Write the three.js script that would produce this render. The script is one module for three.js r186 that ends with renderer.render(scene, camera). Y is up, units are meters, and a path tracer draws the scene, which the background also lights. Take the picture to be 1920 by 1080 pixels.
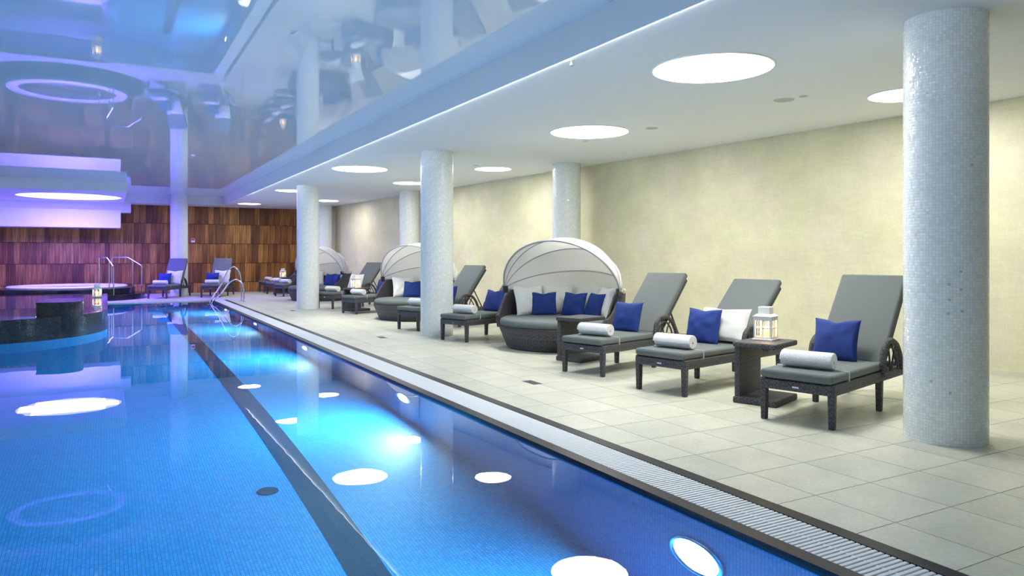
import * as THREE from 'three';
import { RoundedBoxGeometry } from 'three/addons/geometries/RoundedBoxGeometry.js';
import { mergeGeometries } from 'three/addons/utils/BufferGeometryUtils.js';
import { RectAreaLightUniformsLib } from 'three/addons/lights/RectAreaLightUniformsLib.js';

// ---------------------------------------------------------------- camera, exposure, light strengths
RectAreaLightUniformsLib.init();
const scene = new THREE.Scene();
scene.background = new THREE.Color(0x000000);
const camera = new THREE.PerspectiveCamera(42.94, 16 / 9, 0.1, 120);
camera.position.set(0, 1.5, 0);
camera.rotation.y = -THREE.MathUtils.degToRad(28.97);
camera.setViewOffset(1920, 1080, 0, 62, 1920, 1080);       // a shifted lens: verticals stay vertical, horizon above the middle
const renderer = new THREE.WebGLRenderer({ antialias: true });
renderer.toneMapping = THREE.LinearToneMapping;
renderer.toneMappingExposure = 1.7;
renderer.shadowMap.enabled = true;
const DOWNLIGHT = 20, POOL_LAMP = 900, VIOLET = 34, VIOLET_COVE = 1.6, COVE = 3.2, CANDLE = 0.12;
const WARM = new THREE.Color().setRGB(1, 0.985, 0.93), VIOLET_COLOUR = new THREE.Color().setRGB(0.14, 0.08, 1.0), POOL_COLOUR = new THREE.Color().setRGB(0.88, 0.95, 1.0);

// ---------------------------------------------------------------- helpers
let seed = 20231;
const rnd = () => { seed = (seed + 0x6d2b79f5) | 0; let t = Math.imul(seed ^ (seed >>> 15), 1 | seed); t = (t + Math.imul(t ^ (t >>> 7), 61 | t)) ^ t; return ((t ^ (t >>> 14)) >>> 0) / 4294967296; };
const rr = (a, b) => a + (b - a) * rnd();
const lerp = (a, b, t) => a + (b - a) * t, clamp = (x, a = 0, b = 1) => Math.min(b, Math.max(a, x));
const smooth = (x, a, b) => { const t = clamp((x - a) / (b - a)); return t * t * (3 - 2 * t); };
const V = (x, y, z) => new THREE.Vector3(x, y, z), RAD = THREE.MathUtils.degToRad;

function metre(g, s = 1, du = 0, dv = 0) {                    // uv in metres, by the way each triangle faces
  g = g.index ? g.toNonIndexed() : g;
  const p = g.attributes.position, uv = new Float32Array(p.count * 2), a = V(), b = V(), c = V();
  for (let i = 0; i < p.count; i += 3) {
    a.fromBufferAttribute(p, i); b.fromBufferAttribute(p, i + 1); c.fromBufferAttribute(p, i + 2);
    const n = b.clone().sub(a).cross(c.clone().sub(a)), ax = Math.abs(n.x), ay = Math.abs(n.y), az = Math.abs(n.z);
    [a, b, c].forEach((v, k) => {
      const [u, w] = ay >= ax && ay >= az ? [v.x, v.z] : ax >= az ? [v.z, v.y] : [v.x, v.y];
      uv[(i + k) * 2] = u * s + du; uv[(i + k) * 2 + 1] = w * s + dv;
    });
  }
  g.setAttribute('uv', new THREE.BufferAttribute(uv, 2));
  return g;
}
function merge(list) {
  return mergeGeometries(list.map((g) => {
    g = g.index ? g.toNonIndexed() : g;
    for (const k of Object.keys(g.attributes)) if (!['position', 'normal', 'uv'].includes(k)) g.deleteAttribute(k);
    return g;
  }));
}
const box = (x0, x1, y0, y1, z0, z1) => metre(new THREE.BoxGeometry(x1 - x0, y1 - y0, z1 - z0).translate((x0 + x1) / 2, (y0 + y1) / 2, (z0 + z1) / 2));
const rbox = (x0, x1, y0, y1, z0, z1, r = 0.01, seg = 2) => metre(new RoundedBoxGeometry(x1 - x0, y1 - y0, z1 - z0, seg, r).translate((x0 + x1) / 2, (y0 + y1) / 2, (z0 + z1) / 2));
function tube(points, r, seg = 40, rad = 10, closed = false) {
  return new THREE.TubeGeometry(new THREE.CatmullRomCurve3(points.map((p) => V(...p)), closed, 'catmullrom', 0.35), seg, r, rad, closed);
}
function rod(points, r) {                                     // straight pieces with small joints
  const list = [];
  for (let i = 0; i + 1 < points.length; i++) {
    const a = V(...points[i]), b = V(...points[i + 1]), d = b.clone().sub(a);
    list.push(new THREE.CylinderGeometry(r, r, d.length(), 12).applyQuaternion(new THREE.Quaternion().setFromUnitVectors(V(0, 1, 0), d.clone().normalize())).translate(...a.clone().add(b).multiplyScalar(0.5).toArray()));
    list.push(new THREE.SphereGeometry(r, 12, 8).translate(b.x, b.y, b.z));
  }
  return merge(list);
}
const taken = {};
function numbered(name) { const n = (taken[name] = (taken[name] ?? -1) + 1); return n ? name + '_' + String(n).padStart(3, '0') : name; }
function shade(o) { o.castShadow = true; o.receiveShadow = true; return o; }
function part(parent, name, geometry, material) { const m = shade(new THREE.Mesh(geometry, material)); m.name = name; parent.add(m); return m; }
function tag(o, label, category, group) { o.userData.label = label; o.userData.category = category; if (group) o.userData.group = group; return o; }
function thing(name, label, category, [x, y, z] = [0, 0, 0], turn = 0, group) {
  const o = new THREE.Group(); o.name = numbered(name); o.position.set(x, y, z); o.rotation.y = RAD(turn); scene.add(o);
  return tag(o, label, category, group);
}
function solo(name, geometry, material, label, category, group) { const m = shade(new THREE.Mesh(geometry, material)); m.name = numbered(name); scene.add(m); return tag(m, label, category, group); }
function struct(name, geometry, material, label, category) {
  const m = shade(new THREE.Mesh(geometry, material)); m.name = name; m.userData.kind = 'structure'; scene.add(m);
  if (label) tag(m, label, category);
  return m;
}
function areaLight(parent, colour, strength, w, h, [x, y, z], [rx, ry, rz]) {
  const l = new THREE.RectAreaLight(colour, strength, w, h); l.name = 'lamp_light'; l.position.set(x, y, z); l.rotation.set(rx, ry, rz); parent.add(l); return l;
}

// ---------------------------------------------------------------- textures
function texture(w, h, f, srgb = true) {                      // f(u, v, x, y) -> [r, g, b] 0..1
  const d = new Uint8Array(w * h * 4);
  for (let y = 0; y < h; y++) for (let x = 0; x < w; x++) {
    const c = f(x / w, y / h, x, y), i = (y * w + x) * 4;
    for (let k = 0; k < 3; k++) d[i + k] = clamp(Array.isArray(c) ? c[k] : c) * 255;
    d[i + 3] = 255;
  }
  const t = new THREE.DataTexture(d, w, h); t.wrapS = t.wrapT = THREE.RepeatWrapping; t.magFilter = THREE.LinearFilter; t.minFilter = THREE.LinearMipmapLinearFilter; t.generateMipmaps = true;
  if (srgb) t.colorSpace = THREE.SRGBColorSpace;
  t.needsUpdate = true;
  return t;
}
const hash = (x, y, s) => { let h = (x * 374761393 + y * 668265263 + s * 2147483647) | 0; h = Math.imul(h ^ (h >>> 13), 1274126177); return ((h ^ (h >>> 16)) >>> 0) / 4294967296; };
function noise(u, v, nx, ny, s) {                             // value noise that repeats after nx, ny cells
  const x = u * nx, y = v * ny, ix = Math.floor(x), iy = Math.floor(y), fx = x - ix, fy = y - iy, sx = fx * fx * (3 - 2 * fx), sy = fy * fy * (3 - 2 * fy);
  const at = (i, j) => hash(((i % nx) + nx) % nx, ((j % ny) + ny) % ny, s);
  return lerp(lerp(at(ix, iy), at(ix + 1, iy), sx), lerp(at(ix, iy + 1), at(ix + 1, iy + 1), sx), sy);
}
const fbm = (u, v, n, s, o = 4) => { let t = 0, a = 0.5, z = 0; for (let i = 0; i < o; i++, a *= 0.55) { t += a * noise(u, v, n << i, n << i, s + i); z += a; } return t / z; };
const scaled = (t, sx, sy = sx) => { const c = t.clone(); c.repeat.set(sx, sy); c.needsUpdate = true; return c; };

function weave(x, y, n) {                                     // over-under strands, 0..1 height
  const cx = Math.floor(x * n), cy = Math.floor(y * n), fx = x * n - cx, fy = y * n - cy, over = (cx + cy) % 2 === 0;
  return over ? Math.sin(Math.PI * fy) * (0.55 + 0.45 * Math.sin(Math.PI * fx)) : Math.sin(Math.PI * fx) * (0.55 + 0.45 * Math.sin(Math.PI * fy));
}
const wickerHeight = texture(256, 256, (u, v) => weave(u, v, 8), false);
const wickerColour = texture(256, 256, (u, v) => {
  const h = weave(u, v, 8), s = 0.68 + 0.6 * hash(Math.floor(u * 8), Math.floor(v * 8), 3);
  return [0.31 * s, 0.31 * s, 0.335 * s].map((c) => c * (h < 0.25 ? 0.4 : 1));
});
function mosaic(n, w, colour, grout, line) {
  return texture(w, w, (u, v) => {
    const x = u * n, y = v * n, fx = x - Math.floor(x), fy = y - Math.floor(y);
    if (fx < line || fy < line) return grout;
    return colour(hash(Math.floor(x), Math.floor(y), 7), hash(Math.floor(x), Math.floor(y), 11));
  });
}
const facets = (n, w, tilt, s) => texture(w, w, (u, v) => {  // each small tile leans its own way
  const x = u * n, y = v * n, fx = x - Math.floor(x), fy = y - Math.floor(y), i = Math.floor(x), j = Math.floor(y), e = 0.1;
  let nx = (hash(i, j, s) - 0.5) * tilt, ny = (hash(i, j, s + 5) - 0.5) * tilt;
  if (fx < e) nx -= 0.22; else if (fx > 1 - e) nx += 0.22;
  if (fy < e) ny -= 0.22; else if (fy > 1 - e) ny += 0.22;
  const l = Math.hypot(nx, ny, 1);
  return [nx / l / 2 + 0.5, ny / l / 2 + 0.5, 1 / l / 2 + 0.5];
}, false);
const poolTiles = mosaic(20, 640, (a) => [0.12 + 0.05 * a, 0.46 + 0.08 * a, 0.70 + 0.08 * a], [0.04, 0.26, 0.43], 0.12);      // 0.5 m
const laneTiles = mosaic(20, 640, (a) => [0.02 + 0.02 * a, 0.08 + 0.04 * a, 0.18 + 0.05 * a], [0.05, 0.18, 0.33], 0.12);
const blackTiles = mosaic(20, 512, (a) => { const s = 0.08 + 0.05 * a; return [s * 0.85, s * 0.95, s * 1.15]; }, [0.17, 0.18, 0.21], 0.12);
const columnTiles = mosaic(20, 640, (a, b) => { const s = 0.90 + 0.07 * a; return [s * 0.985, s, s * (0.985 + 0.015 * b)]; }, [0.84, 0.86, 0.86], 0.11);
const columnFacets = facets(20, 640, 0.16, 21), blackFacets = facets(20, 512, 0.03, 31);
const grain = texture(256, 512, (u, v) => {
  const g = 0.45 * noise(u, v, 48, 3, 1) + 0.25 * noise(u, v, 110, 8, 2) + 0.5 * noise(u, v, 14, 2, 4), s = 0.42 + 0.58 * g;
  return [s, s * 0.97, s * 0.93];
});
const grainBump = texture(256, 512, (u, v) => 0.6 * noise(u, v, 48, 4, 1) + 0.4 * noise(u, v, 110, 8, 2), false);
const stone = texture(512, 512, (u, v) => { const s = 0.90 + 0.10 * fbm(u, v, 5, 9) + 0.05 * (noise(u, v, 90, 90, 5) - 0.5); return [s, s, s * 0.99]; });
const wallStone = texture(1024, 1024, (u, v) => {           // 4 m: soft mottling and short scratches across
  const s = 0.87 + 0.10 * fbm(u, v, 9, 17, 4) + 0.022 * (noise(u, v, 26, 140, 6) - 0.5) + 0.012 * (noise(u, v, 120, 30, 16) - 0.5) + 0.03 * (noise(u, v, 240, 240, 8) - 0.5), y = noise(u, v, 11, 11, 60);
  return [s, s * (0.985 + 0.02 * y), s * (0.95 + 0.05 * (1 - y))];
});
const cloth = texture(256, 256, (u, v) => 0.5 * weave(u, v, 64) + 0.5 * fbm(u, v, 12, 3), false);
const terry = texture(256, 256, (u, v) => fbm(u, v, 40, 13, 2), false);
const ripple = texture(512, 512, (u, v) => fbm(u, v, 6, 41, 3), false);

// ---------------------------------------------------------------- materials
const M = {};
const std = (o) => new THREE.MeshStandardMaterial(o), phys = (o) => new THREE.MeshPhysicalMaterial(o);
const lin = (r, g, b) => new THREE.Color().setRGB(r, g, b);
M.wicker = std({ map: scaled(wickerColour, 9), bumpMap: scaled(wickerHeight, 9), bumpScale: 0.004, roughness: 0.55 });
M.cushion = std({ color: lin(0.135, 0.155, 0.152), roughness: 0.9, bumpMap: scaled(cloth, 4), bumpScale: 0.0015 });
M.blue = std({ color: lin(0.007, 0.034, 0.21), roughness: 0.8, bumpMap: scaled(cloth, 5), bumpScale: 0.002 });
M.white = std({ color: lin(0.80, 0.80, 0.77), roughness: 0.95, bumpMap: scaled(cloth, 5), bumpScale: 0.002 });
M.towel = std({ color: lin(0.86, 0.86, 0.86), roughness: 1, bumpMap: scaled(terry, 8), bumpScale: 0.006 });
M.canvas = phys({ color: lin(0.80, 0.79, 0.75), roughness: 1, transmission: 0.4, thickness: 0, side: THREE.DoubleSide, bumpMap: scaled(cloth, 2), bumpScale: 0.002 });
M.hoop = std({ color: lin(0.42, 0.42, 0.46), roughness: 0.4, metalness: 0.5 });
M.dark = std({ color: lin(0.02, 0.02, 0.022), roughness: 0.5 });
M.steel = std({ color: lin(0.75, 0.76, 0.78), roughness: 0.14, metalness: 1 });
M.lanternWhite = std({ color: lin(0.82, 0.80, 0.77), roughness: 0.45 });
M.glass = phys({ color: 0xffffff, roughness: 0, transmission: 1, thickness: 0, ior: 1.45 });
M.candle = std({ color: lin(0.85, 0.74, 0.55), roughness: 0.6, emissive: lin(1, 0.55, 0.2), emissiveIntensity: 0.5 });
M.flame = std({ color: 0x000000, emissive: lin(1, 0.62, 0.22), emissiveIntensity: 7 });
M.ceiling = std({ color: lin(0.76, 0.79, 0.80), roughness: 0.85 });
M.stretch = phys({ color: lin(0.70, 0.77, 0.82), roughness: 0.02, metalness: 0.08, specularIntensity: 0.5 });
M.fascia = std({ color: lin(0.86, 0.85, 0.82), roughness: 0.5 });
M.wall = std({ map: scaled(wallStone, 0.25), color: lin(0.81, 0.78, 0.57), roughness: 0.75 });
M.plain = std({ color: lin(0.55, 0.55, 0.52), roughness: 0.9 });
M.grout = std({ color: lin(0.40, 0.40, 0.32), roughness: 0.95 });
M.tiles = [[0.64, 0.64, 0.53], [0.62, 0.63, 0.52], [0.66, 0.655, 0.545], [0.60, 0.61, 0.51]].map((c) => std({ map: stone, color: lin(...c), roughness: 0.42 }));
M.skirting = std({ color: lin(0.62, 0.60, 0.46), roughness: 0.6 });
M.column = std({ map: columnTiles, normalMap: columnFacets, normalScale: new THREE.Vector2(1, 1), roughness: 0.12, color: lin(0.95, 0.97, 0.97) });
M.black = std({ map: scaled(blackTiles, 2), normalMap: scaled(blackFacets, 2), roughness: 0.12 });
M.band = phys({ map: scaled(blackTiles, 2), color: lin(0.6, 0.66, 0.8), roughness: 0.4, specularIntensity: 0.3 });
M.pool = std({ map: scaled(poolTiles, 2), roughness: 0.4 });
M.lane = std({ map: scaled(laneTiles, 2), roughness: 0.4 });
M.grate = std({ color: lin(0.72, 0.76, 0.80), roughness: 0.5 });
M.gutter = std({ color: lin(0.10, 0.11, 0.12), roughness: 0.8 });
M.tub = std({ color: lin(0.80, 0.80, 0.82), roughness: 0.25 });
M.water = phys({ color: 0xffffff, roughness: 0, transmission: 1, ior: 1.33, thickness: 1.4, attenuationColor: lin(0.35, 0.80, 0.96), attenuationDistance: 5, bumpMap: scaled(ripple, 0.35), bumpScale: 0.0004 });
M.lamp = std({ color: 0xffffff, emissive: lin(1, 0.98, 0.92), emissiveIntensity: 6 });
M.violetLamp = std({ color: 0xffffff, emissive: lin(0.66, 0.62, 1), emissiveIntensity: 1.2 });
M.violetStrip = std({ color: 0xffffff, emissive: lin(0.3, 0.2, 1), emissiveIntensity: 4 });
M.poolLens = std({ color: 0xffffff, emissive: lin(0.85, 0.95, 1), emissiveIntensity: 6 });
M.cove = std({ color: 0xffffff, emissive: lin(0.92, 0.93, 1), emissiveIntensity: 1.6 });
M.frameWhite = std({ color: lin(0.8, 0.8, 0.79), roughness: 0.4 });
M.vent = std({ color: lin(0.45, 0.47, 0.46), roughness: 0.6 });
M.red = std({ color: lin(0.6, 0.08, 0.06), roughness: 0.5 });
const woods = [[0.38, 0.17, 0.038], [0.25, 0.100, 0.024], [0.50, 0.255, 0.060], [0.17, 0.062, 0.017], [0.42, 0.20, 0.046], [0.30, 0.125, 0.030]];
M.wood = woods.map((c) => std({ map: grain, bumpMap: grainBump, bumpScale: 0.003, color: lin(c[0] * 1.18, c[1] * 1.15, c[2] * 1.1), roughness: 0.55 }));
M.woodDark = std({ color: lin(0.06, 0.024, 0.012), roughness: 0.9 });

// ---------------------------------------------------------------- the room
const HC = 3.43, HS = 3.745, ZF = -31.6, ZN = 4, XL = -8.6, XE = 3.93, ZE = -30.4;      // ceilings, far and near ends, left wall, edge of the pool's ceiling
const P = { x0: -7, x1: 3.0, z0: -26, z1: -1.3, depth: 1.5, water: -0.025 };           // the pool
const wallX = (z) => 9.76 + (z + 4.77) * 0.0747;                                       // the stone wall runs a few degrees off the pool

const floor = struct('floor', merge([box(3.53, 11.4, -0.3, -0.006, ZF - 0.2, ZN + 0.2), box(XL - 0.3, 3.53, -0.3, -0.006, ZF - 0.2, P.z0 - 0.12), box(XL - 0.3, 3.53, -0.3, -0.006, P.z1 + 0.1, ZN + 0.2), box(XL - 0.3, P.x0 - 0.1, -0.3, -0.006, P.z0 - 0.12, P.z1 + 0.1)]), M.grout, 'pale stone tiled deck around the pool', 'floor');
{
  const T = 0.53, gap = 0.006, X0 = 4.40, Z0 = -3.08, geo = new Map(), all = [];
  const cell = (x0, x1, z0, z1) => {
    const w = x1 - x0 - gap, d = z1 - z0 - gap; if (w < 0.03 || d < 0.03) return;
    const k = Math.floor(rnd() * 4), key = w.toFixed(3) + d.toFixed(3) + k;
    if (!geo.has(key)) geo.set(key, metre(new THREE.BoxGeometry(w, 0.012, d), 0.7, k * 0.27, k * 0.61));
    all.push({ g: geo.get(key), x: (x0 + x1) / 2, z: (z0 + z1) / 2, m: Math.floor(rnd() * 4), k: Math.floor(rnd() * 2) });
  };
  const xs = [3.53]; for (let x = X0 - T; x < 10.9; x += T) xs.push(x);
  const zs = []; for (let z = Z0 + 13 * T; z > ZF; z -= T) zs.push(z); zs.push(ZF);
  for (let j = 0; j + 1 < zs.length; j++) for (let i = 0; i + 1 < xs.length; i++) if (xs[i] < wallX(zs[j]) + 0.1) cell(xs[i], xs[i + 1], zs[j + 1], zs[j]);
  const right = all.length;
  for (let x = 3.53; x > XL; x -= T) for (let z = P.z0 - 0.12; z > ZF; z -= T) cell(Math.max(x - T, XL), x, Math.max(z - T, ZF), z);
  for (let x = 3.53; x > XL; x -= T) for (let z = ZN; z > P.z1 + 0.1; z -= T) cell(Math.max(x - T, XL), x, Math.max(z - T, P.z1 + 0.1), z);
  const c = Math.cos(RAD(28.97)), s = Math.sin(RAD(28.97));
  for (const t of all) { const d = t.x * s - t.z * c, l = t.x * c + t.z * s; t.far = d > 0.6 && Math.abs(l / d) < 0.76 && 1.5 / d < 0.46 ? d : 1000 + d; }
  all.sort((a, b) => a.far - b.far);
  const rest = [[], [], [], []];
  all.forEach((t, n) => {
    if (n < 290) part(floor, 'tile', t.g, M.tiles[t.m]).position.set(t.x, -0.006, t.z);
    else rest[t.m].push(t.g.clone().translate(t.x, -0.006, t.z));
  });
  rest.forEach((l, k) => { part(floor, 'tile_field', merge(l), M.tiles[k]).userData.kind = 'stuff'; });
}
// right wall, a little askew
{
  const g = box(0, 0.3, -0.3, 4.2, ZF - 0.6, ZN + 0.6), p = g.attributes.position;
  for (let i = 0; i < p.count; i++) p.setX(i, p.getX(i) + wallX(p.getZ(i)));
  g.computeVertexNormals(); struct('wall_right', g, M.wall, 'beige mottled stone wall behind the loungers', 'wall');
  const b = box(-0.018, 0, -0.001, 0.07, ZF, ZN), q = b.attributes.position;
  for (let i = 0; i < q.count; i++) q.setX(i, q.getX(i) + wallX(q.getZ(i)));
  b.computeVertexNormals(); struct('baseboard_right', b, M.skirting, 'pale stone skirting strip along the beige wall', 'skirting');
}
struct('wall_left', box(XL - 0.3, XL, -0.3, 4.2, ZF - 0.2, ZN + 0.2), M.ceiling);
struct('wall_near', box(XL - 0.3, 11.2, -0.3, 4.2, ZN, ZN + 0.3), M.plain);
const far = struct('wall_far', box(XL - 0.3, 8.4, -0.3, 4.2, ZF - 0.3, ZF - 0.02), M.woodDark, 'wall of upright wooden boards at the far end of the pool', 'wall');
{
  const rows = [0, 0.39, 1.17, 1.95, 2.73, 3.46], bank = new Map(), rest = M.wood.map(() => []);
  for (let r = 0; r + 1 < rows.length; r++) {
    let x = -4.2, tone = 0, left = 0;
    const plank = (x0, w, keep) => {
      const h = rows[r + 1] - rows[r] - 0.018, k = Math.floor(rnd() * 3), key = w.toFixed(2) + h.toFixed(3) + k;
      if (!bank.has(key)) bank.set(key, metre(new THREE.BoxGeometry(w - 0.006, h, 0.03), 0.9, k * 0.37, k * 0.23));
      if (left-- <= 0) { tone = Math.floor(rnd() * 6); left = Math.floor(rnd() * 3); }
      const z = ZF - 0.012 + rr(-0.012, 0.014), m = rnd() < 0.4 ? Math.floor(rnd() * 6) : tone, y = (rows[r] + rows[r + 1]) / 2;
      if (keep) part(far, 'board', bank.get(key), M.wood[m]).position.set(x0 + w / 2, y, z);
      else rest[m].push(bank.get(key).clone().translate(x0 + w / 2, y, z));
    };
    while (x < 7.75) { const w = Math.round(rr(0.12, 0.27) * 50) / 50; plank(x, w, x < 6.1); x += w; }
    for (let q = -8.6; q < -4.4; q += 0.2) plank(q, 0.2, false);
  }
  rest.forEach((l, k) => { if (l.length) part(far, 'boarding', merge(l), M.wood[k]).userData.kind = 'stuff'; });
}
// ceilings
struct('ceiling', box(XE, 11.4, HC, 4.2, ZF - 0.2, ZN + 0.2), M.ceiling, 'white plaster ceiling above the loungers', 'ceiling');
struct('ceiling_left', box(XL - 0.2, -7.0, HC, HS, -25.4, ZN + 0.2), M.ceiling);
struct('ceiling_far', box(XL - 0.2, XE, HC, 4.2, ZF - 0.2, ZE), M.ceiling);
struct('ceiling_bay', box(XL - 0.2, 0.55, HC, 4.2, ZE, -25.4), M.ceiling, 'white dropped ceiling above the whirlpool', 'ceiling');
struct('ceiling_pool', merge([box(0.55, XE, HS, 4.2, ZE, -25.4), box(XL - 0.2, XE, HS, 4.2, -25.4, ZN + 0.2)]), M.stretch, 'mirror glossy stretch ceiling above the pool', 'ceiling');
struct('trim_1', box(XE - 0.012, XE, HC - 0.022, HS, ZE, ZN), M.fascia, 'pale blue upright edge between the two ceilings', 'fascia');
struct('trim_2', merge([box(XL, 0.8, 3.08, HC, ZF + 0.02, -30.95)]), M.ceiling, 'upper white bulkhead step above the wooden wall', 'bulkhead');
struct('trim_3', merge([box(XL, 0.45, 2.49, 3.08, ZF + 0.02, -30.4), box(XL, 0.45, 3.08, 3.13, -30.43, -30.4)]), M.ceiling, 'lower white bulkhead step above the wooden wall', 'bulkhead');
{
  const t = thing('light_strip', 'violet light strip in the cove of the bulkhead above the wooden wall', 'light strip', [0, 3.085, -30.6]);
  part(t, 'strip', box(XL + 0.2, 0.4, 0, 0.012, -0.02, 0.02), M.violetStrip);
  const l = areaLight(t, VIOLET_COLOUR, VIOLET_COVE, 8.6, 0.06, [-4, 0.02, 0], [0, 0, 0]); l.lookAt(-4, 3.6, -30.25);
}
// light line behind the edge of the lower ceiling
{
  const t = thing('light_strip', 'thin white light line along the ceiling edge above the pool', 'light strip', [XE + 0.008, HC - 0.009, 0]);
  part(t, 'strip', box(-0.006, 0.006, -0.006, 0.006, -25, ZN - 0.1), M.cove);
  areaLight(t, lin(0.92, 0.93, 1), COVE * 6, 29, 0.012, [0.008, 0, -10.5], [0, -Math.PI / 2, 0]);
}
// columns
{
  const R = 0.305;
  const column = (x, z, top, label) => {
    const g = new THREE.CylinderGeometry(R, R, top, 64, 1, true), uv = g.attributes.uv;
    for (let i = 0; i < uv.count; i++) uv.setXY(i, uv.getX(i) * 4, uv.getY(i) * top / 0.479);
    const c = shade(new THREE.Mesh(g, M.column)); c.name = numbered('column'); c.position.set(x, top / 2, z); c.userData.kind = 'structure'; scene.add(tag(c, label, 'column', 'white mosaic columns')); return c;
  };
  const near = column(6.01, -3.53, HC, 'large white mosaic column nearest the camera on the right');
  const chip = new THREE.CylinderGeometry(R + 0.0012, R + 0.0012, 0.021, 2, 1, true, 0, 0.068);          // a few tiles have fallen off
  const faces = Math.atan2(-6.01, 3.53);
  for (const [a, y] of [[0.32, 1.37], [0.32, 1.23], [0.35, 1.06], [0.05, 1.27], [0.06, 1.15], [0.04, 1.04], [0.60, 2.2], [-0.35, 0.5], [0.08, 0.42]]) {
    const m = part(near, 'missing_tile', chip, M.vent); m.rotation.y = faces + a; m.position.y = y - HC / 2;
  }
  column(5.42, -12.7, HC, 'white mosaic column between two loungers in the middle of the row');
  column(4.93, -20.7, HC, 'white mosaic column nearest the water at the far loungers');
  column(2.36, -29.85, HS, 'white mosaic column in front of the wooden wall');
  column(8.57, -13.09, HC, 'white mosaic column behind the nearest canopied daybed');
  column(8.02, -20.9, HC, 'white mosaic column behind the middle canopied daybed');
  column(7.45, -28.6, HC, 'white mosaic column at the far end of the stone wall');
}

// ---------------------------------------------------------------- the pool
struct('pool_floor', box(P.x0 - 0.2, P.x1 + 0.1, -P.depth - 0.2, -P.depth, P.z0 - 0.2, P.z1 + 0.2), M.pool, 'blue mosaic floor of the pool', 'pool floor');
struct('pool_wall_right', box(P.x1, P.x1 + 0.1, -P.depth, -0.07, P.z0, P.z1), M.pool);
struct('pool_wall_left', box(P.x0 - 0.1, P.x0, -P.depth, -0.006, P.z0, P.z1), M.pool);
struct('pool_wall_far', box(P.x0 - 0.1, P.x1 + 0.1, -P.depth, -0.07, P.z0 - 0.12, P.z0), M.pool);
struct('pool_wall_near', box(P.x0 - 0.1, P.x1 + 0.1, -P.depth, -0.006, P.z1, P.z1 + 0.1), M.pool);
struct('trim_4', box(P.x1, P.x1 + 0.1, -0.07, 0, P.z0, P.z1), M.band, 'dark mosaic band along the water edge', 'tile band');
struct('trim_5', box(3.43, 3.53, -0.2, 0.0, P.z0 - 0.12, P.z1 + 0.1), M.band, 'dark mosaic band between grating and deck', 'tile band');
struct('trim_6', box(P.x0 - 0.1, P.x1 + 0.1, -0.07, 0, P.z0 - 0.12, P.z0), M.tiles[0], 'pale stone kerb at the far end of the water', 'kerb');
struct('pool_gutter', merge([box(3.1, 3.43, -0.25, -0.12, P.z0 - 0.12, P.z1 + 0.1)]), M.gutter);
{
  const t = thing('overflow_grate', 'long white slatted overflow grating beside the water', 'grating', [3.265, 0, 0]);
  const pitch = 0.033, bar = metre(new RoundedBoxGeometry(0.322, 0.024, 0.0245, 1, 0.004)), rest = [];
  let n = 0;
  for (let z = -1.9; z > P.z0 - 0.1; z -= pitch) {
    if (n++ < 290) part(t, 'slat', bar, M.grate).position.set(0, -0.013, z);
    else rest.push(metre(new THREE.BoxGeometry(0.322, 0.024, 0.0245)).translate(0, -0.013, z));
  }
  for (let z = -1.9 + pitch; z < P.z1 + 0.08; z += pitch) rest.push(metre(new THREE.BoxGeometry(0.322, 0.024, 0.0245)).translate(0, -0.013, z));
  part(t, 'slats', merge(rest), M.grate).userData.kind = 'stuff';
  part(t, 'rib', merge([box(-0.008, 0.008, -0.02, -0.004, P.z0 - 0.1, P.z1 + 0.08), box(-0.15, -0.14, -0.03, -0.008, P.z0 - 0.1, P.z1 + 0.08), box(0.14, 0.15, -0.03, -0.008, P.z0 - 0.1, P.z1 + 0.08)]), M.grate);
}
solo('pool_water', box(P.x0 - 0.03, P.x1 + 0.02, -P.depth - 0.02, P.water, P.z0 - 0.03, P.z1 + 0.03), M.water, 'clear calm blue water filling the swimming pool', 'water').userData.kind = 'structure';
solo('lane_line', box(1.40, 1.66, -P.depth, -P.depth + 0.004, -23.5, -1.32), M.lane, 'dark blue mosaic lane line on the pool floor', 'lane line');
{
  const t = thing('floor_drain', 'round dark drain cover on the pool floor beside the lane line', 'drain', [1.19, -P.depth, -6.4]);
  part(t, 'cover', new THREE.CylinderGeometry(0.085, 0.09, 0.012, 28).translate(0, 0.006, 0), M.lane);
  for (let i = 0; i < 6; i++) part(t, 'slot', box(0.02, 0.07, 0.011, 0.014, -0.004, 0.004), M.dark).rotation.y = i * Math.PI / 3;
}
['nearest the camera', 'second from the camera', 'third from the camera', 'fourth from the camera', 'farthest from the camera'].forEach((which, i) => {
  const t = thing('pool_lamp', 'round underwater lamp in the right pool wall, ' + which, 'lamp', [P.x1, -0.6, -3.2 - 4.78 * i], 0, 'underwater lamps');
  part(t, 'bezel', new THREE.TorusGeometry(0.205, 0.02, 8, 32).rotateY(Math.PI / 2).translate(-0.008, 0, 0), M.steel);
  part(t, 'lens', new THREE.CylinderGeometry(0.2, 0.2, 0.012, 32).rotateZ(Math.PI / 2).translate(-0.007, 0, 0), M.poolLens);
  areaLight(t, POOL_COLOUR, POOL_LAMP, 0.24, 0.24, [-0.018, 0, 0], [0, Math.PI / 2, 0]);
});
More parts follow.
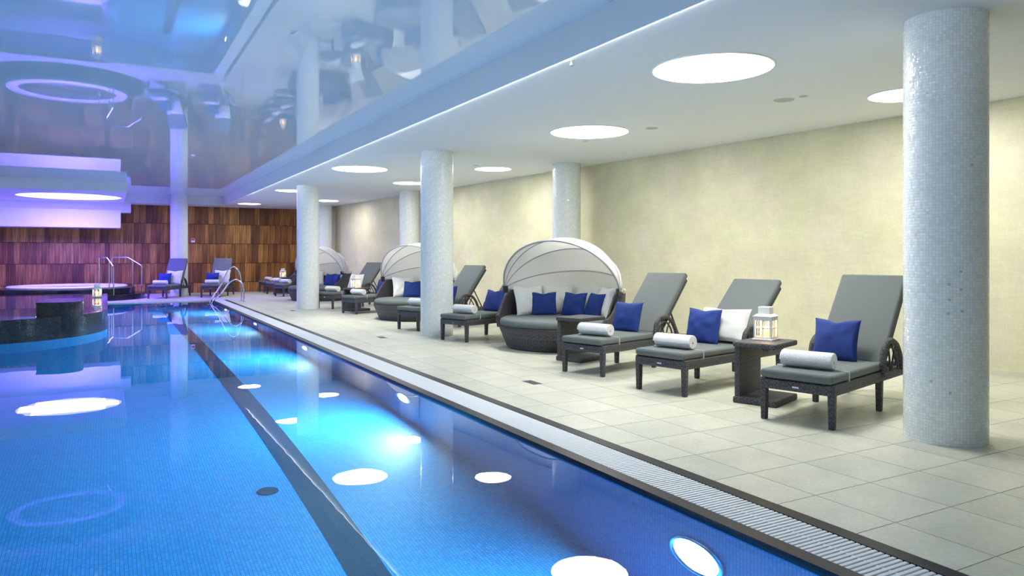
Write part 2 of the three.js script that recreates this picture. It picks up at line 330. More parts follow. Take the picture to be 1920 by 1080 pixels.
// ladder
{
  const t = thing('pool_ladder', 'polished steel pool ladder with two curved handrails at the far corner', 'ladder', [3.0, 0, -25.0]);
  const rail = (z, h) => part(t, 'handrail', tube([[0.86, -0.02, z], [0.86, h * 0.45, z], [0.80, h * 0.82, z], [0.62, h, z], [0.42, h * 0.86, z], [0.20, h * 0.42, z], [-0.08, 0.02, z], [-0.13, -0.25, z], [-0.13, -1.1, z]], 0.021, 90, 12), M.steel);
  rail(-0.25, 1.12); rail(0.25, 0.72);
  for (let i = 0; i < 3; i++) part(t, 'step', rbox(-0.17, -0.09, -0.34 - 0.27 * i, -0.31 - 0.27 * i, -0.25, 0.25, 0.008), M.steel);
  for (const z of [-0.25, 0.25]) part(t, 'base_flange', new THREE.CylinderGeometry(0.045, 0.05, 0.014, 20).translate(0.86, 0.007, z), M.steel);
}
// floor drains in the deck
['nearest the camera', 'in front of the middle column', 'in front of the far column'].forEach((w, i) => {
  const t = thing('deck_drain', 'small dark slotted drain in the deck tiles, ' + w, 'drain', [4.38, 0, [-7.42, -12.8, -20.1][i]], 0, 'deck drains');
  part(t, 'frame', box(-0.06, 0.06, -0.004, 0.002, -0.14, 0.14), M.gutter);
  for (let k = 0; k < 5; k++) part(t, 'slot', box(-0.045 + k * 0.02, -0.037 + k * 0.02, 0.0015, 0.003, -0.12, 0.12), M.dark);
});

// ---------------------------------------------------------------- raised basin, block and whirlpool on the left
function plan(points, y0, y1) {                               // upright prism over a plan outline given as [x, z]
  const s = new THREE.Shape(points.map(([x, z]) => new THREE.Vector2(x, -z)));
  return new THREE.ExtrudeGeometry(s, { depth: y1 - y0, bevelEnabled: false, curveSegments: 24 }).rotateX(-Math.PI / 2).translate(0, y0, 0);
}
const platformPlan = (inset) => {                             // straight right side, rounded front corner
  const list = [[-6.2, -24.6 + inset]];
  const x1 = 0.02 - inset, z1 = -15.1 - inset, r = 2.6 - inset;
  list.push([x1, -24.6 + inset]);
  for (let i = 0; i <= 28; i++) { const a = (i / 28) * Math.PI / 2; list.push([x1 - r + r * Math.pow(Math.cos(a), 0.9), z1 - r + r * Math.pow(Math.sin(a), 0.9)]); }
  list.push([-6.2, z1]);
  return list.map(([x, z]) => [x, z]);
};
{
  const t = thing('raised_basin', 'raised curved basin clad in black mosaic at the left of the pool', 'basin');
  const o = platformPlan(0), n = platformPlan(0.12), s = new THREE.Shape(o.map(([x, z]) => new THREE.Vector2(x, -z)));
  s.holes.push(new THREE.Path(n.map(([x, z]) => new THREE.Vector2(x, -z)).reverse()));
  part(t, 'wall', metre(new THREE.ExtrudeGeometry(s, { depth: 0.49, bevelEnabled: false }).rotateX(-Math.PI / 2).translate(0, -0.12, 0)), M.black);
  part(t, 'underwater_wall', metre(plan(platformPlan(0.01), -P.depth, -0.12)), M.pool);
  part(t, 'basin_floor', metre(plan(platformPlan(0.11), -0.1, 0.1)), M.pool);
  part(t, 'basin_water', metre(plan(platformPlan(0.115), 0.09, 0.363)), M.water);
}
{
  const t = thing('bench_block', 'black mosaic block standing on the raised basin', 'block', [0, 0.1, 0]);
  const pts = [[-1.12, -17.2], [-1.12, -15.85], [-0.75, -15.75]];
  for (let i = 0; i <= 12; i++) { const a = Math.PI / 2 * (1 - i / 12); pts.push([-0.75 + 0.35 * Math.cos(a), -16.15 + 0.4 * Math.sin(a)]); }
  pts.push([-0.4, -17.2]);
  part(t, 'body', metre(plan(pts, 0, 0.505)), M.black);
  part(t, 'top_slab', metre(plan(pts.map(([x, z]) => [-0.78 + (x + 0.78) * 1.03, -16.45 + (z + 16.45) * 1.02]), 0.505, 0.53)), M.black);
}
{
  const t = thing('basin_lamp', 'bright lamp on the left side of the black block in the basin', 'lamp', [-1.135, 0.26, -16.1]);
  part(t, 'lens', new THREE.CylinderGeometry(0.05, 0.05, 0.02, 24).rotateZ(Math.PI / 2), M.poolLens);
  areaLight(t, lin(0.6, 0.6, 1), 120, 0.09, 0.09, [-0.02, 0, 0], [0, Math.PI / 2, 0]);
}
const W = [-1.13, -29.15];
{
  const t = thing('whirlpool', 'round white rimmed whirlpool tub on black mosaic steps', 'whirlpool', [W[0], 0, W[1]]);
  const lathe = (pts) => new THREE.LatheGeometry(pts.map(([r, y]) => new THREE.Vector2(r, y)), 72);
  const lw = (pts) => { const g = lathe(pts), uv = g.attributes.uv; for (let i = 0; i < uv.count; i++) uv.setXY(i, uv.getX(i) * 13, uv.getY(i) * 1.2); return g; };
  part(t, 'lower_step', lw([[2.33, 0], [2.33, 0.17], [2.32, 0.18], [1.9, 0.18]]), M.black);
  part(t, 'upper_step', lw([[2.02, 0.18], [2.02, 0.37], [2.01, 0.38], [1.2, 0.38]]), M.black);
  part(t, 'rim', lathe([[1.74, 0.375], [1.78, 0.40], [1.78, 0.44], [1.74, 0.465], [1.5, 0.47], [1.45, 0.45], [1.42, 0.36], [1.3, 0.2]]), M.tub);
  part(t, 'tub_water', new THREE.CylinderGeometry(1.44, 1.36, 0.08, 64).translate(0, 0.38, 0), M.water);
}
{
  const rail = (label, [ix, iz], [ox, oz], low) => {
    const t = thing('step_handrail', label, 'handrail', [0, 0, 0], 0, 'whirlpool handrails');
    const at = (k) => [lerp(ix, ox, k), lerp(iz, oz, k)], pt = (k, y) => [at(k)[0], y, at(k)[1]];
    part(t, 'rail', rod([pt(0, 0.38), pt(0, 1.36), pt(0.03, 1.41), pt(0.5, 1.41), pt(0.56, 1.4), pt(0.97, 1.13), pt(1, 1.08), pt(1, low)], 0.019), M.steel);
    part(t, 'post', rod([pt(0.7, 0.36), pt(0.7, 1.31)], 0.016), M.steel);
  };
  rail('steel handrail on the left of the whirlpool steps', [-0.22, -28.4], [0.2, -27.42], 0.18);
  rail('steel handrail on the right of the whirlpool steps', [0.16, -29.9], [1.1, -29.25], 0.18);
}

// ---------------------------------------------------------------- ceiling lights and small ceiling fittings
function downlight(x, z, r, label, violet) {
  const t = thing('ceiling_light', label, 'ceiling light', [x, HC, z], 0, 'round ceiling lights');
  part(t, 'frame', new THREE.TorusGeometry(r, 0.012, 8, 64).rotateX(Math.PI / 2).translate(0, -0.002, 0), M.frameWhite);
  part(t, 'diffuser', new THREE.CylinderGeometry(r - 0.006, r - 0.006, 0.012, 64).translate(0, -0.006, 0), violet ? M.violetLamp : M.lamp);
  for (const [w, h, z] of [[1.88, 0.66, 0], [1.36, 0.40, 0.53], [1.36, 0.40, -0.53]])                                  // three strips fill the round face
    areaLight(t, violet ? VIOLET_COLOUR : WARM, violet ? VIOLET : DOWNLIGHT, r * w, r * h, [0, -0.016, r * z], [-Math.PI / 2, 0, 0]);
}
downlight(5.48, -5.62, 0.61, 'largest round white ceiling light nearest the camera');
downlight(6.62, -9.45, 0.61, 'round white ceiling light above the nearest canopied daybed');
downlight(4.97, -16.0, 0.61, 'wide round ceiling light left of the middle column');
downlight(4.79, -22.4, 0.41, 'round ceiling light half hidden by the far column');
downlight(4.7, -28.9, 0.41, 'small round ceiling light in front of the wooden wall');
downlight(8.4, -5.41, 0.41, 'round ceiling light partly hidden by the nearest column');
downlight(7.57, -14.55, 0.41, 'small round ceiling light right of the middle column');
downlight(7.07, -18.5, 0.41, 'small round ceiling light just left of the middle column');
downlight(6.84, -25.9, 0.41, 'small round ceiling light farthest along the stone wall');
['nearest the camera', 'second from the camera', 'third from the camera', 'farthest from the camera'].forEach((w, i) => downlight(-7.85, -3 - 6 * i, 0.61, 'round ceiling light above the left deck, ' + w));
downlight(-1.05, -28.1, 1.5, 'huge round lavender ceiling light above the whirlpool', true);
{
  const vent = (x, z, r, label) => {
    const t = thing('ceiling_speaker', label, 'ceiling fitting', [x, HC, z], 0, 'small ceiling fittings');
    part(t, 'rim', new THREE.TorusGeometry(r, 0.006, 6, 32).rotateX(Math.PI / 2).translate(0, -0.001, 0), M.frameWhite);
    part(t, 'grille', new THREE.CylinderGeometry(r, r, 0.008, 32).translate(0, -0.004, 0), M.vent);
  };
  const c = Math.cos(RAD(28.97)), s = Math.sin(RAD(28.97));
  const at = (px, py) => { const d = 1373 * 1.93 / (478 - py), l = (px - 960) / 1373 * d; return [d * s + l * c, -d * c + l * s]; };
  vent(...at(1470, 187), 0.12, 'larger round grille in the ceiling right of the largest light');
  vent(...at(1506, 180), 0.05, 'small round fitting beside the larger ceiling grille');
  vent(...at(1222, 240), 0.09, 'round grille in the ceiling right of the light above the daybed');
  vent(...at(1098, 264), 0.05, 'small round fitting below the light above the daybed');
  vent(...at(893, 310), 0.06, 'small round fitting beside the light right of the middle column');
  const t = thing('sprinkler', 'small sprinkler head near the ceiling edge', 'sprinkler', [...(([x, z]) => [x, HC, z])(at(1072, 114))]);
  part(t, 'plate', new THREE.CylinderGeometry(0.03, 0.035, 0.008, 20).translate(0, -0.004, 0), M.steel);
  part(t, 'head', new THREE.CylinderGeometry(0.01, 0.022, 0.04, 12).translate(0, -0.028, 0), M.vent);
}
{
  const t = thing('wall_sign', 'tiny red and white sign on the wooden wall', 'sign', [3.0, 2.0, ZF + 0.03]);
  part(t, 'plate', box(-0.07, 0.07, 0, 0.16, -0.008, 0.004), M.frameWhite);
  part(t, 'red_field', box(-0.06, 0.06, 0.07, 0.15, 0.004, 0.006), M.red);
}

// ---------------------------------------------------------------- furniture
const G = {};
G.frontRail = rbox(0, 0.05, 0.285, 0.375, -0.31, 0.31, 0.012);
G.sideRail = rbox(0, 2.0, 0.285, 0.385, -0.028, 0.028, 0.014);
G.leg = (() => { const g = rbox(-0.032, 0.032, 0, 0.36, -0.032, 0.032, 0.01), p = g.attributes.position; for (let i = 0; i < p.count; i++) { const k = 0.78 + 0.22 * clamp(p.getY(i) / 0.36); p.setX(i, p.getX(i) * k); p.setZ(i, p.getZ(i) * k); } return g; })();
G.foot = box(-0.022, 0.022, 0, 0.012, -0.022, 0.022);
G.deck = rbox(0.03, 1.24, 0.355, 0.385, -0.29, 0.29, 0.008);
G.pad = metre(new RoundedBoxGeometry(1.27, 0.078, 0.66, 4, 0.03).translate(0.615, 0.425, 0));
G.backFrame = rbox(0, 1.04, -0.025, 0.02, -0.315, 0.315, 0.014);
G.backPad = metre(new RoundedBoxGeometry(1.09, 0.078, 0.655, 4, 0.03).translate(0.545, 0.062, 0));
G.arm = metre(tube([[1.12, 0.34, 0], [1.095, 0.47, 0], [1.12, 0.585, 0], [1.21, 0.655, 0], [1.34, 0.665, 0], [1.47, 0.61, 0], [1.565, 0.50, 0], [1.62, 0.36, 0]], 0.027, 48, 10));
G.armBars = metre(merge([tube([[1.2, 0.37, 0], [1.17, 0.47, 0], [1.2, 0.56, 0], [1.28, 0.60, 0], [1.37, 0.585, 0], [1.46, 0.5, 0], [1.52, 0.37, 0]], 0.012, 32, 8), tube([[1.31, 0.37, 0], [1.28, 0.5, 0], [1.24, 0.63, 0]], 0.010, 16, 8), tube([[1.34, 0.37, 0], [1.38, 0.5, 0], [1.45, 0.61, 0]], 0.010, 16, 8)]));
G.strap = rbox(0.33, 0.345, 0.28, 0.468, -0.336, 0.336, 0.003, 1);
G.plate = box(-0.004, 0.001, 0.318, 0.334, -0.03, 0.03);
G.prop = rod([[0, 0, -0.24], [0, 0, 0.24]], 0.014);

function makeLounger(label, x, z, turn, back) {
  const t = thing('sun_lounger', label, 'sun lounger', [x, 0, z], turn, 'wicker sun loungers');
  part(t, 'front_rail', G.frontRail, M.wicker);
  for (const s of [-1, 1]) {
    part(t, 'side_rail', G.sideRail, M.wicker).position.z = s * 0.31;
    for (const lx of [0.032, 1.12, 1.93]) { const l = part(t, 'leg', G.leg, M.wicker); l.position.set(lx, 0, s * 0.308); part(l, 'foot_pad', G.foot, M.dark); }
    const a = part(t, 'armrest', G.arm, M.wicker); a.position.z = s * 0.345; part(a, 'arm_bars', G.armBars, M.wicker);
  }
  part(t, 'end_rail', G.frontRail, M.wicker).position.x = 1.95;
  part(t, 'seat_deck', G.deck, M.wicker);
  part(t, 'seat_cushion', G.pad, M.cushion);
  part(t, 'strap', G.strap, M.vent);
  part(t, 'name_plate', G.plate, M.steel);
  const b = part(t, 'backrest', G.backFrame, M.wicker); b.position.set(1.215, 0.39, 0); b.rotation.z = RAD(back);
  part(b, 'back_cushion', G.backPad, M.cushion);
  const h = RAD(back), bx = 1.215 + 0.55 * Math.cos(h), by = 0.39 + 0.55 * Math.sin(h);
  part(t, 'back_prop', rod([[bx + 0.02, by - 0.03, -0.22], [1.86, 0.36, -0.22], [1.86, 0.36, 0.22], [bx + 0.02, by - 0.03, 0.22]], 0.012), M.dark);
  t.updateMatrixWorld(true);
  return t;
}
// pillows: a stuffed square with drawn-out corners and a dent in its upper edge
function pillowGeometry(w, h, d, dent, s) {
  const N = 22, pos = [], uv = [], idx = [];
  for (const side of [1, -1]) {
    const o = pos.length / 3;
    for (let j = 0; j <= N; j++) for (let i = 0; i <= N; i++) {
      const u = i / N * 2 - 1, v = j / N * 2 - 1, e = Math.pow(Math.max(0, (1 - u * u) * (1 - v * v)), 0.42);
      const wr = (noise((u + 1) / 2, (v + 1) / 2, 5, 5, s + 3) - 0.5) * 0.03 * e;
      const x = u * w / 2 * (1 - 0.07 * (1 - v * v)), y = v * h / 2 * (1 - 0.06 * (1 - u * u)) - (v > 0 ? dent * Math.exp(-Math.pow((u + 0.05) / 0.34, 2)) * v * v : 0);
      pos.push(x, y, side * (d / 2 * e + wr)); uv.push(x, y);
    }
    for (let j = 0; j < N; j++) for (let i = 0; i < N; i++) {
      const a = o + j * (N + 1) + i, b = a + 1, c = a + N + 1, e = c + 1;
      if (side > 0) idx.push(a, b, e, a, e, c); else idx.push(a, e, b, a, c, e);
    }
  }
  const g = new THREE.BufferGeometry(); g.setAttribute('position', new THREE.Float32BufferAttribute(pos, 3)); g.setAttribute('uv', new THREE.Float32BufferAttribute(uv, 2)); g.setIndex(idx); g.computeVertexNormals();
  return g;
}
G.blue = [0, 1, 2].map((i) => pillowGeometry(0.44, 0.43, 0.17, 0.028 - 0.01 * i, 40 + i * 9));
G.white = [0, 1, 2].map((i) => pillowGeometry(0.57, 0.53, 0.20, 0.02, 80 + i * 9));
G.wide = pillowGeometry(0.62, 0.42, 0.18, 0.01, 99);
function put(o, t, [x, y, z], lean, swing = 0) {              // stand a pillow on a thing, leaning back by (90 - lean) degrees, turned by swing
  const b = RAD(lean), w = V(0, 0, 1), u = V(Math.cos(b), Math.sin(b), 0), n = V(-Math.sin(b), Math.cos(b), 0);
  const m = new THREE.Matrix4().makeBasis(w, u, n).premultiply(new THREE.Matrix4().makeRotationY(RAD(swing))).setPosition(x, y, z).premultiply(t.matrixWorld);
  m.decompose(o.position, o.quaternion, o.scale);
  return o;
}
const pillow = (kind, label, t, at, lean, swing = 0, v = 0) => put(solo(kind === 'blue' ? 'blue_pillow' : 'white_pillow', kind === 'wide' ? G.wide : G[kind][v % 3], kind === 'blue' ? M.blue : M.white, label, 'pillow', kind === 'blue' ? 'blue pillows' : 'white pillows'), t, at, lean, swing);
// rolled towel
G.towel = (() => {
  const a = [], b = [], turns = 2.6, n = 90, L = 0.44;
  for (let i = 0; i <= n; i++) { const k = i / n, an = k * turns * Math.PI * 2 - 0.6, r = 0.022 + 0.052 * k; a.push([an, r]); }
  const pts = [...a.map(([t, r]) => [t, r]), ...a.slice().reverse().map(([t, r]) => [t, r - 0.0175])];
  const s = new THREE.Shape(pts.map(([t, r]) => new THREE.Vector2(Math.cos(t) * r * 1.06, Math.sin(t) * r * 0.98)));
  const g = new THREE.ExtrudeGeometry(s, { depth: L - 0.024, bevelEnabled: true, bevelSize: 0.004, bevelThickness: 0.012, bevelSegments: 2, steps: 6 }).translate(0, 0, -(L - 0.024) / 2);
  const core = new THREE.CylinderGeometry(0.055, 0.055, L - 0.05, 24).rotateX(Math.PI / 2);
  return metre(merge([g, core]));
})();
function towel(label, t, x = 0.3, z = -0.02, turn = 4) {
  const o = solo('rolled_towel', G.towel, M.towel, label, 'towel', 'rolled white towels');
  new THREE.Matrix4().makeRotationY(RAD(turn)).scale(V(1.15, 1.12, 1.05)).setPosition(x, 0.464 + 0.077, z).premultiply(t.matrixWorld).decompose(o.position, o.quaternion, o.scale);
}
// side table bent in a C from woven panels
G.tableTop = rbox(-0.29, 0.29, 0.565, 0.62, -0.225, 0.225, 0.016);
G.tableSide = rbox(-0.27, 0.27, 0.03, 0.57, -0.215, -0.155, 0.014);
G.tableBase = rbox(-0.29, 0.29, 0.0, 0.065, -0.225, 0.225, 0.016);
function table(label, x, z, turn) {
  const t = thing('side_table', label, 'side table', [x, 0, z], turn, 'woven side tables');
  part(t, 'table_top', G.tableTop, M.wicker); part(t, 'side_panel', G.tableSide, M.wicker); part(t, 'base', G.tableBase, M.wicker);
  t.updateMatrixWorld(true); return t;
}
function lantern(label, x, y, z, turn, s = 1) {
  const t = thing('candle_lantern', label, 'lantern', [x, y, z], turn, 'white candle lanterns'); t.scale.setScalar(s);
  part(t, 'base', rbox(-0.105, 0.105, 0, 0.018, -0.105, 0.105, 0.004, 1), M.lanternWhite);
  for (const sx of [-1, 1]) for (const sz of [-1, 1]) part(t, 'post', box(sx * 0.083 - 0.009, sx * 0.083 + 0.009, 0.018, 0.245, sz * 0.083 - 0.009, sz * 0.083 + 0.009), M.lanternWhite);
  for (let i = 0; i < 4; i++) {
    const f = part(t, 'window_frame', merge([box(-0.075, 0.075, 0.018, 0.034, 0.078, 0.088), box(-0.075, 0.075, 0.122, 0.130, 0.08, 0.087), box(-0.004, 0.004, 0.03, 0.235, 0.08, 0.087), box(-0.075, 0.075, 0.205, 0.245, 0.078, 0.088)]), M.lanternWhite);
    f.rotation.y = i * Math.PI / 2;
    part(f, 'pane', box(-0.074, 0.074, 0.03, 0.24, 0.0825, 0.0835), M.glass);
  }
  part(t, 'roof', new THREE.CylinderGeometry(0.1, 0.135, 0.022, 4).rotateY(Math.PI / 4).translate(0, 0.26, 0), M.lanternWhite);
  part(t, 'roof_plate', rbox(-0.1, 0.1, 0.243, 0.251, -0.1, 0.1, 0.003, 1), M.lanternWhite);
  part(t, 'chimney', rbox(-0.06, 0.06, 0.27, 0.345, -0.06, 0.06, 0.006, 1), M.lanternWhite);
  part(t, 'candle', new THREE.CylinderGeometry(0.036, 0.036, 0.085, 20).translate(0, 0.061, 0), M.candle);
  part(t, 'flame', new THREE.LatheGeometry([[0, 0], [0.009, 0.008], [0.012, 0.018], [0.007, 0.034], [0, 0.05]].map(([r, q]) => new THREE.Vector2(r, q)), 12).translate(0, 0.112, 0), M.flame);
  const l = new THREE.PointLight(lin(1, 0.58, 0.24), CANDLE); l.name = 'candle_light'; l.position.y = 0.13; l.castShadow = true; l.shadow.radius = 0.4; t.add(l);
}
// round daybed with a folding canopy; local +x is its back
function arcWall(r0, r1, a0, a1, low, high, n = 60) {
  const pos = [], idx = [];
  for (let i = 0; i <= n; i++) {
    const a = lerp(a0, a1, i / n), k = Math.min(1, (1 - Math.abs(a) / Math.max(a1, -a0)) * 1.9), top = high(k), c = Math.cos(a), s = Math.sin(a);
    for (const [r, y] of [[r0, low], [r0 + 0.03, top - 0.02], [(r0 + r1) / 2 + 0.02, top], [r1 + 0.03, top - 0.02], [r1, low]]) pos.push(r * c, y, r * s);
  }
  for (let i = 0; i < n; i++) for (let j = 0; j < 4; j++) { const a = i * 5 + j, b = a + 1, c = a + 5, d = c + 1; idx.push(a, b, d, a, d, c); }
  for (const e of [0, n * 5]) for (let j = 1; j < 4; j++) idx.push(e, e + j, e + j + 1);
  const g = new THREE.BufferGeometry(); g.setAttribute('position', new THREE.Float32BufferAttribute(pos, 3)); g.setIndex(idx); g.computeVertexNormals();
  const uv = new Float32Array(pos.length / 3 * 2); for (let i = 0; i < pos.length / 3; i++) { uv[i * 2] = Math.atan2(pos[i * 3 + 2], pos[i * 3]); uv[i * 2 + 1] = pos[i * 3 + 1] + (i % 5 > 2 ? 0.1 : 0); }
  g.setAttribute('uv', new THREE.BufferAttribute(uv, 2));
  return g;
}
const DB = { y: 0.93, rz: 1.06, r: 0.86 }, ANGLES = [112, 80, 52, 20, -10];
const hoopPoint = (a, f, k = 1) => V(Math.cos(a) * Math.sin(f) * DB.r * k, DB.y + Math.sin(a) * Math.sin(f) * DB.r * k, Math.cos(f) * DB.rz * (0.985 + 0.015 * k));
G.basket = (() => { const g = new THREE.LatheGeometry([[0, 0.02], [0.84, 0.0], [0.87, 0.015], [1.0, 0.33], [1.005, 0.355], [0.96, 0.36], [0, 0.35]].map(([r, y]) => new THREE.Vector2(r, y)), 80); const uv = g.attributes.uv; for (let i = 0; i < uv.count; i++) uv.setXY(i, uv.getX(i) * 6, uv.getY(i) * 1.2); return g; })();
G.bedPad = (() => { const g = new THREE.LatheGeometry([[0, 0.345], [0.93, 0.345], [0.975, 0.365], [0.985, 0.41], [0.97, 0.455], [0.92, 0.478], [0, 0.485]].map(([r, y]) => new THREE.Vector2(r, y)), 80); return metre(g); })();
G.bedWall = arcWall(0.985, 1.045, -RAD(112), RAD(112), 0.30, (k) => 0.5 + 0.40 * smooth(k, 0, 0.55));
G.hoops = ANGLES.map((a, i) => new THREE.TubeGeometry(new THREE.CatmullRomCurve3(Array.from({ length: 33 }, (_, j) => hoopPoint(RAD(a), j / 32 * Math.PI))), 64, i ? 0.009 : 0.016, 8));
G.canopies = ANGLES.slice(1).map((a1, i) => {
  const a0 = ANGLES[i], n = 10, m = 48, pos = [], uv = [], idx = [];
  for (let j = 0; j <= n; j++) for (let k = 0; k <= m; k++) {
    const u = j / n, f = k / m * Math.PI, p = hoopPoint(RAD(lerp(a0, a1, u)), f, 1.012 - 0.05 * Math.sin(Math.PI * u) + 0.006 * Math.sin(f * 23 + i * 2 + u * 3) * Math.sin(Math.PI * u));
    pos.push(p.x, p.y, p.z); uv.push(f, u * 0.4);
  }
  for (let j = 0; j < n; j++) for (let k = 0; k < m; k++) { const a = j * (m + 1) + k, b = a + 1, c = a + m + 1, d = c + 1; idx.push(a, b, d, a, d, c); }
  const g = new THREE.BufferGeometry(); g.setAttribute('position', new THREE.Float32BufferAttribute(pos, 3)); g.setAttribute('uv', new THREE.Float32BufferAttribute(uv, 2)); g.setIndex(idx); g.computeVertexNormals(); return g;
});
G.valance = arcWall(1.045, 1.05, -RAD(80), RAD(80), 0.80, () => 0.95);
function daybed(label, x, z, turn) {
  const t = thing('canopy_daybed', label, 'daybed', [x, 0, z], turn, 'round canopied daybeds');
  part(t, 'base', G.basket, M.wicker); part(t, 'seat_cushion', G.bedPad, M.cushion); part(t, 'back_wall', G.bedWall, M.wicker);
  ANGLES.forEach((a, i) => part(t, 'hoop', G.hoops[i], i ? M.hoop : M.hoop));
  G.canopies.forEach((g) => part(t, 'canopy_panel', g, M.canvas));
  part(t, 'rear_skirt', G.valance, M.canvas);
  for (const s of [-1, 1]) part(t, 'pivot', rbox(-0.06, 0.06, 0.85, 0.97, s * 1.045 - 0.02, s * 1.045 + 0.02, 0.01), M.dark);
  t.updateMatrixWorld(true); return t;
}

// the row, from the camera to the wooden wall
const a1 = makeLounger('grey wicker sun lounger nearest the camera, beside the largest column', 5.335, -4.455, 15, 51);
towel('rolled white towel on the lounger nearest the camera', a1);
pillow('blue', 'blue pillow on the lounger nearest the camera', a1, [1.06, 0.655, -0.08], 72, 4, 0);
const a2 = makeLounger('grey wicker sun lounger second from the camera, left of the lantern table', 5.25, -6.18, 11.5, 43);
towel('rolled white towel on the second lounger, left of the lantern table', a2);
pillow('wide', 'white pillow behind the blue one on the second lounger', a2, [1.16, 0.675, 0.04], 66, 6, 0);
pillow('blue', 'blue pillow on the second lounger, in front of a white pillow', a2, [0.98, 0.655, -0.12], 74, 4, 1);
const a3 = makeLounger('grey wicker sun lounger third from the camera, in front of the nearest daybed', 5.22, -7.62, 15.5, 47);
towel('rolled white towel on the third lounger, in front of the nearest daybed', a3);
pillow('blue', 'blue pillow on the third lounger, right of the nearest daybed', a3, [1.08, 0.65, -0.10], 72, 3, 2);
const a4 = makeLounger('grey wicker sun lounger just right of the middle column, left of the nearest daybed', 5.27, -11.63, 18, 48);
towel('rolled white towel on the lounger just right of the middle column', a4);
pillow('blue', 'blue pillow touching the left arm of the nearest daybed', a4, [1.08, 0.65, -0.06], 72, 2, 0);
const a5 = makeLounger('grey wicker sun lounger passing behind the middle column', 5.25, -13.8, 17, 50);
towel('rolled white towel cut by the left edge of the middle column', a5);
pillow('blue', 'blue pillow directly right of the middle column', a5, [1.08, 0.65, 0.0], 72, 0, 1);
const a6 = makeLounger('dark wicker sun lounger left of the middle daybed', 5.4, -18.35, 16, 48);
towel('rolled white towel on the lounger left of the middle daybed', a6);
pillow('blue', 'blue pillow touching the left arm of the middle daybed', a6, [1.06, 0.65, -0.05], 72, 0, 2);
const a7 = makeLounger('dark wicker sun lounger just right of the far column', 5.32, -20.4, 24, 50);
towel('rolled white towel just right of the far column', a7);
pillow('white', 'white pillow behind the far lantern', a7, [1.1, 0.69, 0.02], 72, 0, 1);
const a8 = makeLounger('dark lounger just left of the far column, nearest of the last three', 5.45, -27.3, 16, 48);
towel('rolled white towel just left of the far column, rightmost of three', a8);
pillow('blue', 'blue pillow on the nearest of the last three loungers', a8, [1.08, 0.65, 0], 72, 0, 0);
const a9 = makeLounger('dark lounger in the middle of the last three by the wooden wall', 5.42, -28.75, 14, 46);
towel('rolled white towel in the middle of the last three', a9);
const a10 = makeLounger('dark lounger touching the wooden wall, last of the row', 5.42, -30.55, 6, 46);
towel('rolled white towel nearest the wooden wall, leftmost of the last three', a10);
const aA = makeLounger('dark lounger in front of the column by the wooden wall, violet lit', 1.51, -27.85, 62, 60);
towel('rolled white towel on the violet lit lounger', aA);
pillow('white', 'white pillow on the violet lit lounger', aA, [1.16, 0.69, 0.08], 72, 0, 2);
pillow('blue', 'blue pillow on the violet lit lounger', aA, [0.95, 0.65, -0.16], 72, 6, 0);
const aB = makeLounger('dark lounger behind the pool ladder in front of the wooden wall', 3.2, -27.74, 68, 60);
towel('rolled white towel on the lounger behind the pool ladder', aB);
pillow('white', 'white pillow seen through the pool ladder', aB, [1.16, 0.69, 0.1], 72, 0, 0);
pillow('blue', 'blue pillow on the lounger behind the pool ladder', aB, [0.95, 0.65, -0.18], 72, 6, 1);

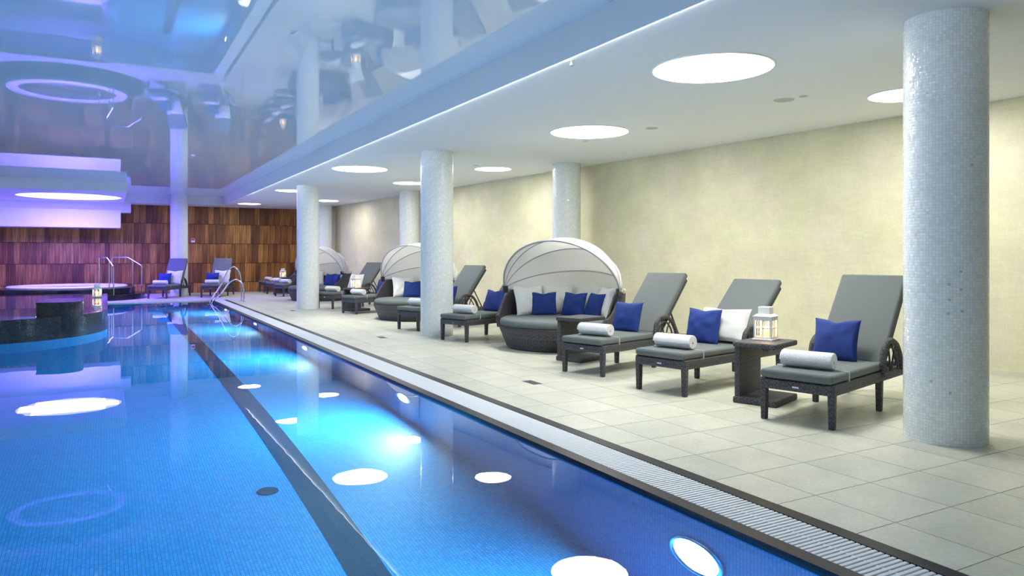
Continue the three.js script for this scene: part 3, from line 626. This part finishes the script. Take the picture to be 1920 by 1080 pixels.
const d1 = daybed('nearest round wicker daybed with white folding canopy', 6.52, -10.16, 30);
[['leftmost of four', -72, 0.94], ['second from left of four', -30, 1.0], ['third from left of four', 12, 1.0], ['rightmost of four', 54, 0.96]].forEach(([w, a, r], i) => pillow('white', 'white pillow on the nearest daybed, ' + w, d1, [Math.cos(RAD(a)) * r * 0.78, 0.72, Math.sin(RAD(a)) * r * 0.78], 70, -a * 0.8, i));
[['leftmost of three', -58, 0.52], ['middle of three', 8, 0.42], ['rightmost of three', 54, 0.58]].forEach(([w, a, r], i) => pillow('blue', 'blue pillow on the nearest daybed, ' + w, d1, [Math.cos(RAD(a)) * r, 0.665, Math.sin(RAD(a)) * r], 68, -a * 0.6, i));
const d2 = daybed('middle round wicker daybed, half hidden by the middle column', 6.42, -16.27, 30);
[['left', -64, 0.9], ['centre', -15, 0.98], ['right, by the middle column', 40, 0.95]].forEach(([w, a, r], i) => pillow('white', 'white pillow on the middle daybed, ' + w, d2, [Math.cos(RAD(a)) * r * 0.78, 0.72, Math.sin(RAD(a)) * r * 0.78], 70, -a * 0.8, i));
[['left', -50, 0.5], ['right, behind the middle column', 12, 0.48]].forEach(([w, a, r], i) => pillow('blue', 'blue pillow on the middle daybed, ' + w, d2, [Math.cos(RAD(a)) * r, 0.665, Math.sin(RAD(a)) * r], 68, -a * 0.6, i));
const d3 = daybed('farthest round daybed, behind the far column', 6.2, -24.5, 30);
[['left', -55, 0.9], ['right', 30, 0.95]].forEach(([w, a, r], i) => pillow('white', 'white pillow on the farthest daybed, ' + w, d3, [Math.cos(RAD(a)) * r * 0.78, 0.72, Math.sin(RAD(a)) * r * 0.78], 70, -a * 0.8, i));
[['left of two', 5, 0.45], ['right of two', 48, 0.55]].forEach(([w, a, r], i) => pillow('blue', 'blue pillow on the farthest daybed, ' + w, d3, [Math.cos(RAD(a)) * r, 0.665, Math.sin(RAD(a)) * r], 68, -a * 0.6, i));

table('dark woven side table between the two nearest loungers, carrying a lantern', 5.92, -5.32, 20);
table('dark woven side table between the third lounger and the nearest daybed', 5.94, -8.7, 18);
table('dark woven side table with a lantern, right of the far column', 5.88, -19.25, 18);
table('dark woven side table with a lantern by the wooden wall', 6.1, -29.72, 4);
lantern('white candle lantern on the nearest side table', 5.97, 0.62, -5.36, 22);
lantern('white candle lantern on the side table right of the far column', 5.84, 0.62, -19.2, 20);
lantern('white candle lantern on the side table by the wooden wall', 6.1, 0.62, -29.72, 10);
lantern('white candle lantern on the corner of the raised basin', -0.22, 0.37, -22.6, 15);

scene.traverse((o) => { if (o.isMesh) { o.castShadow = true; o.receiveShadow = true; } });
renderer.render(scene, camera);
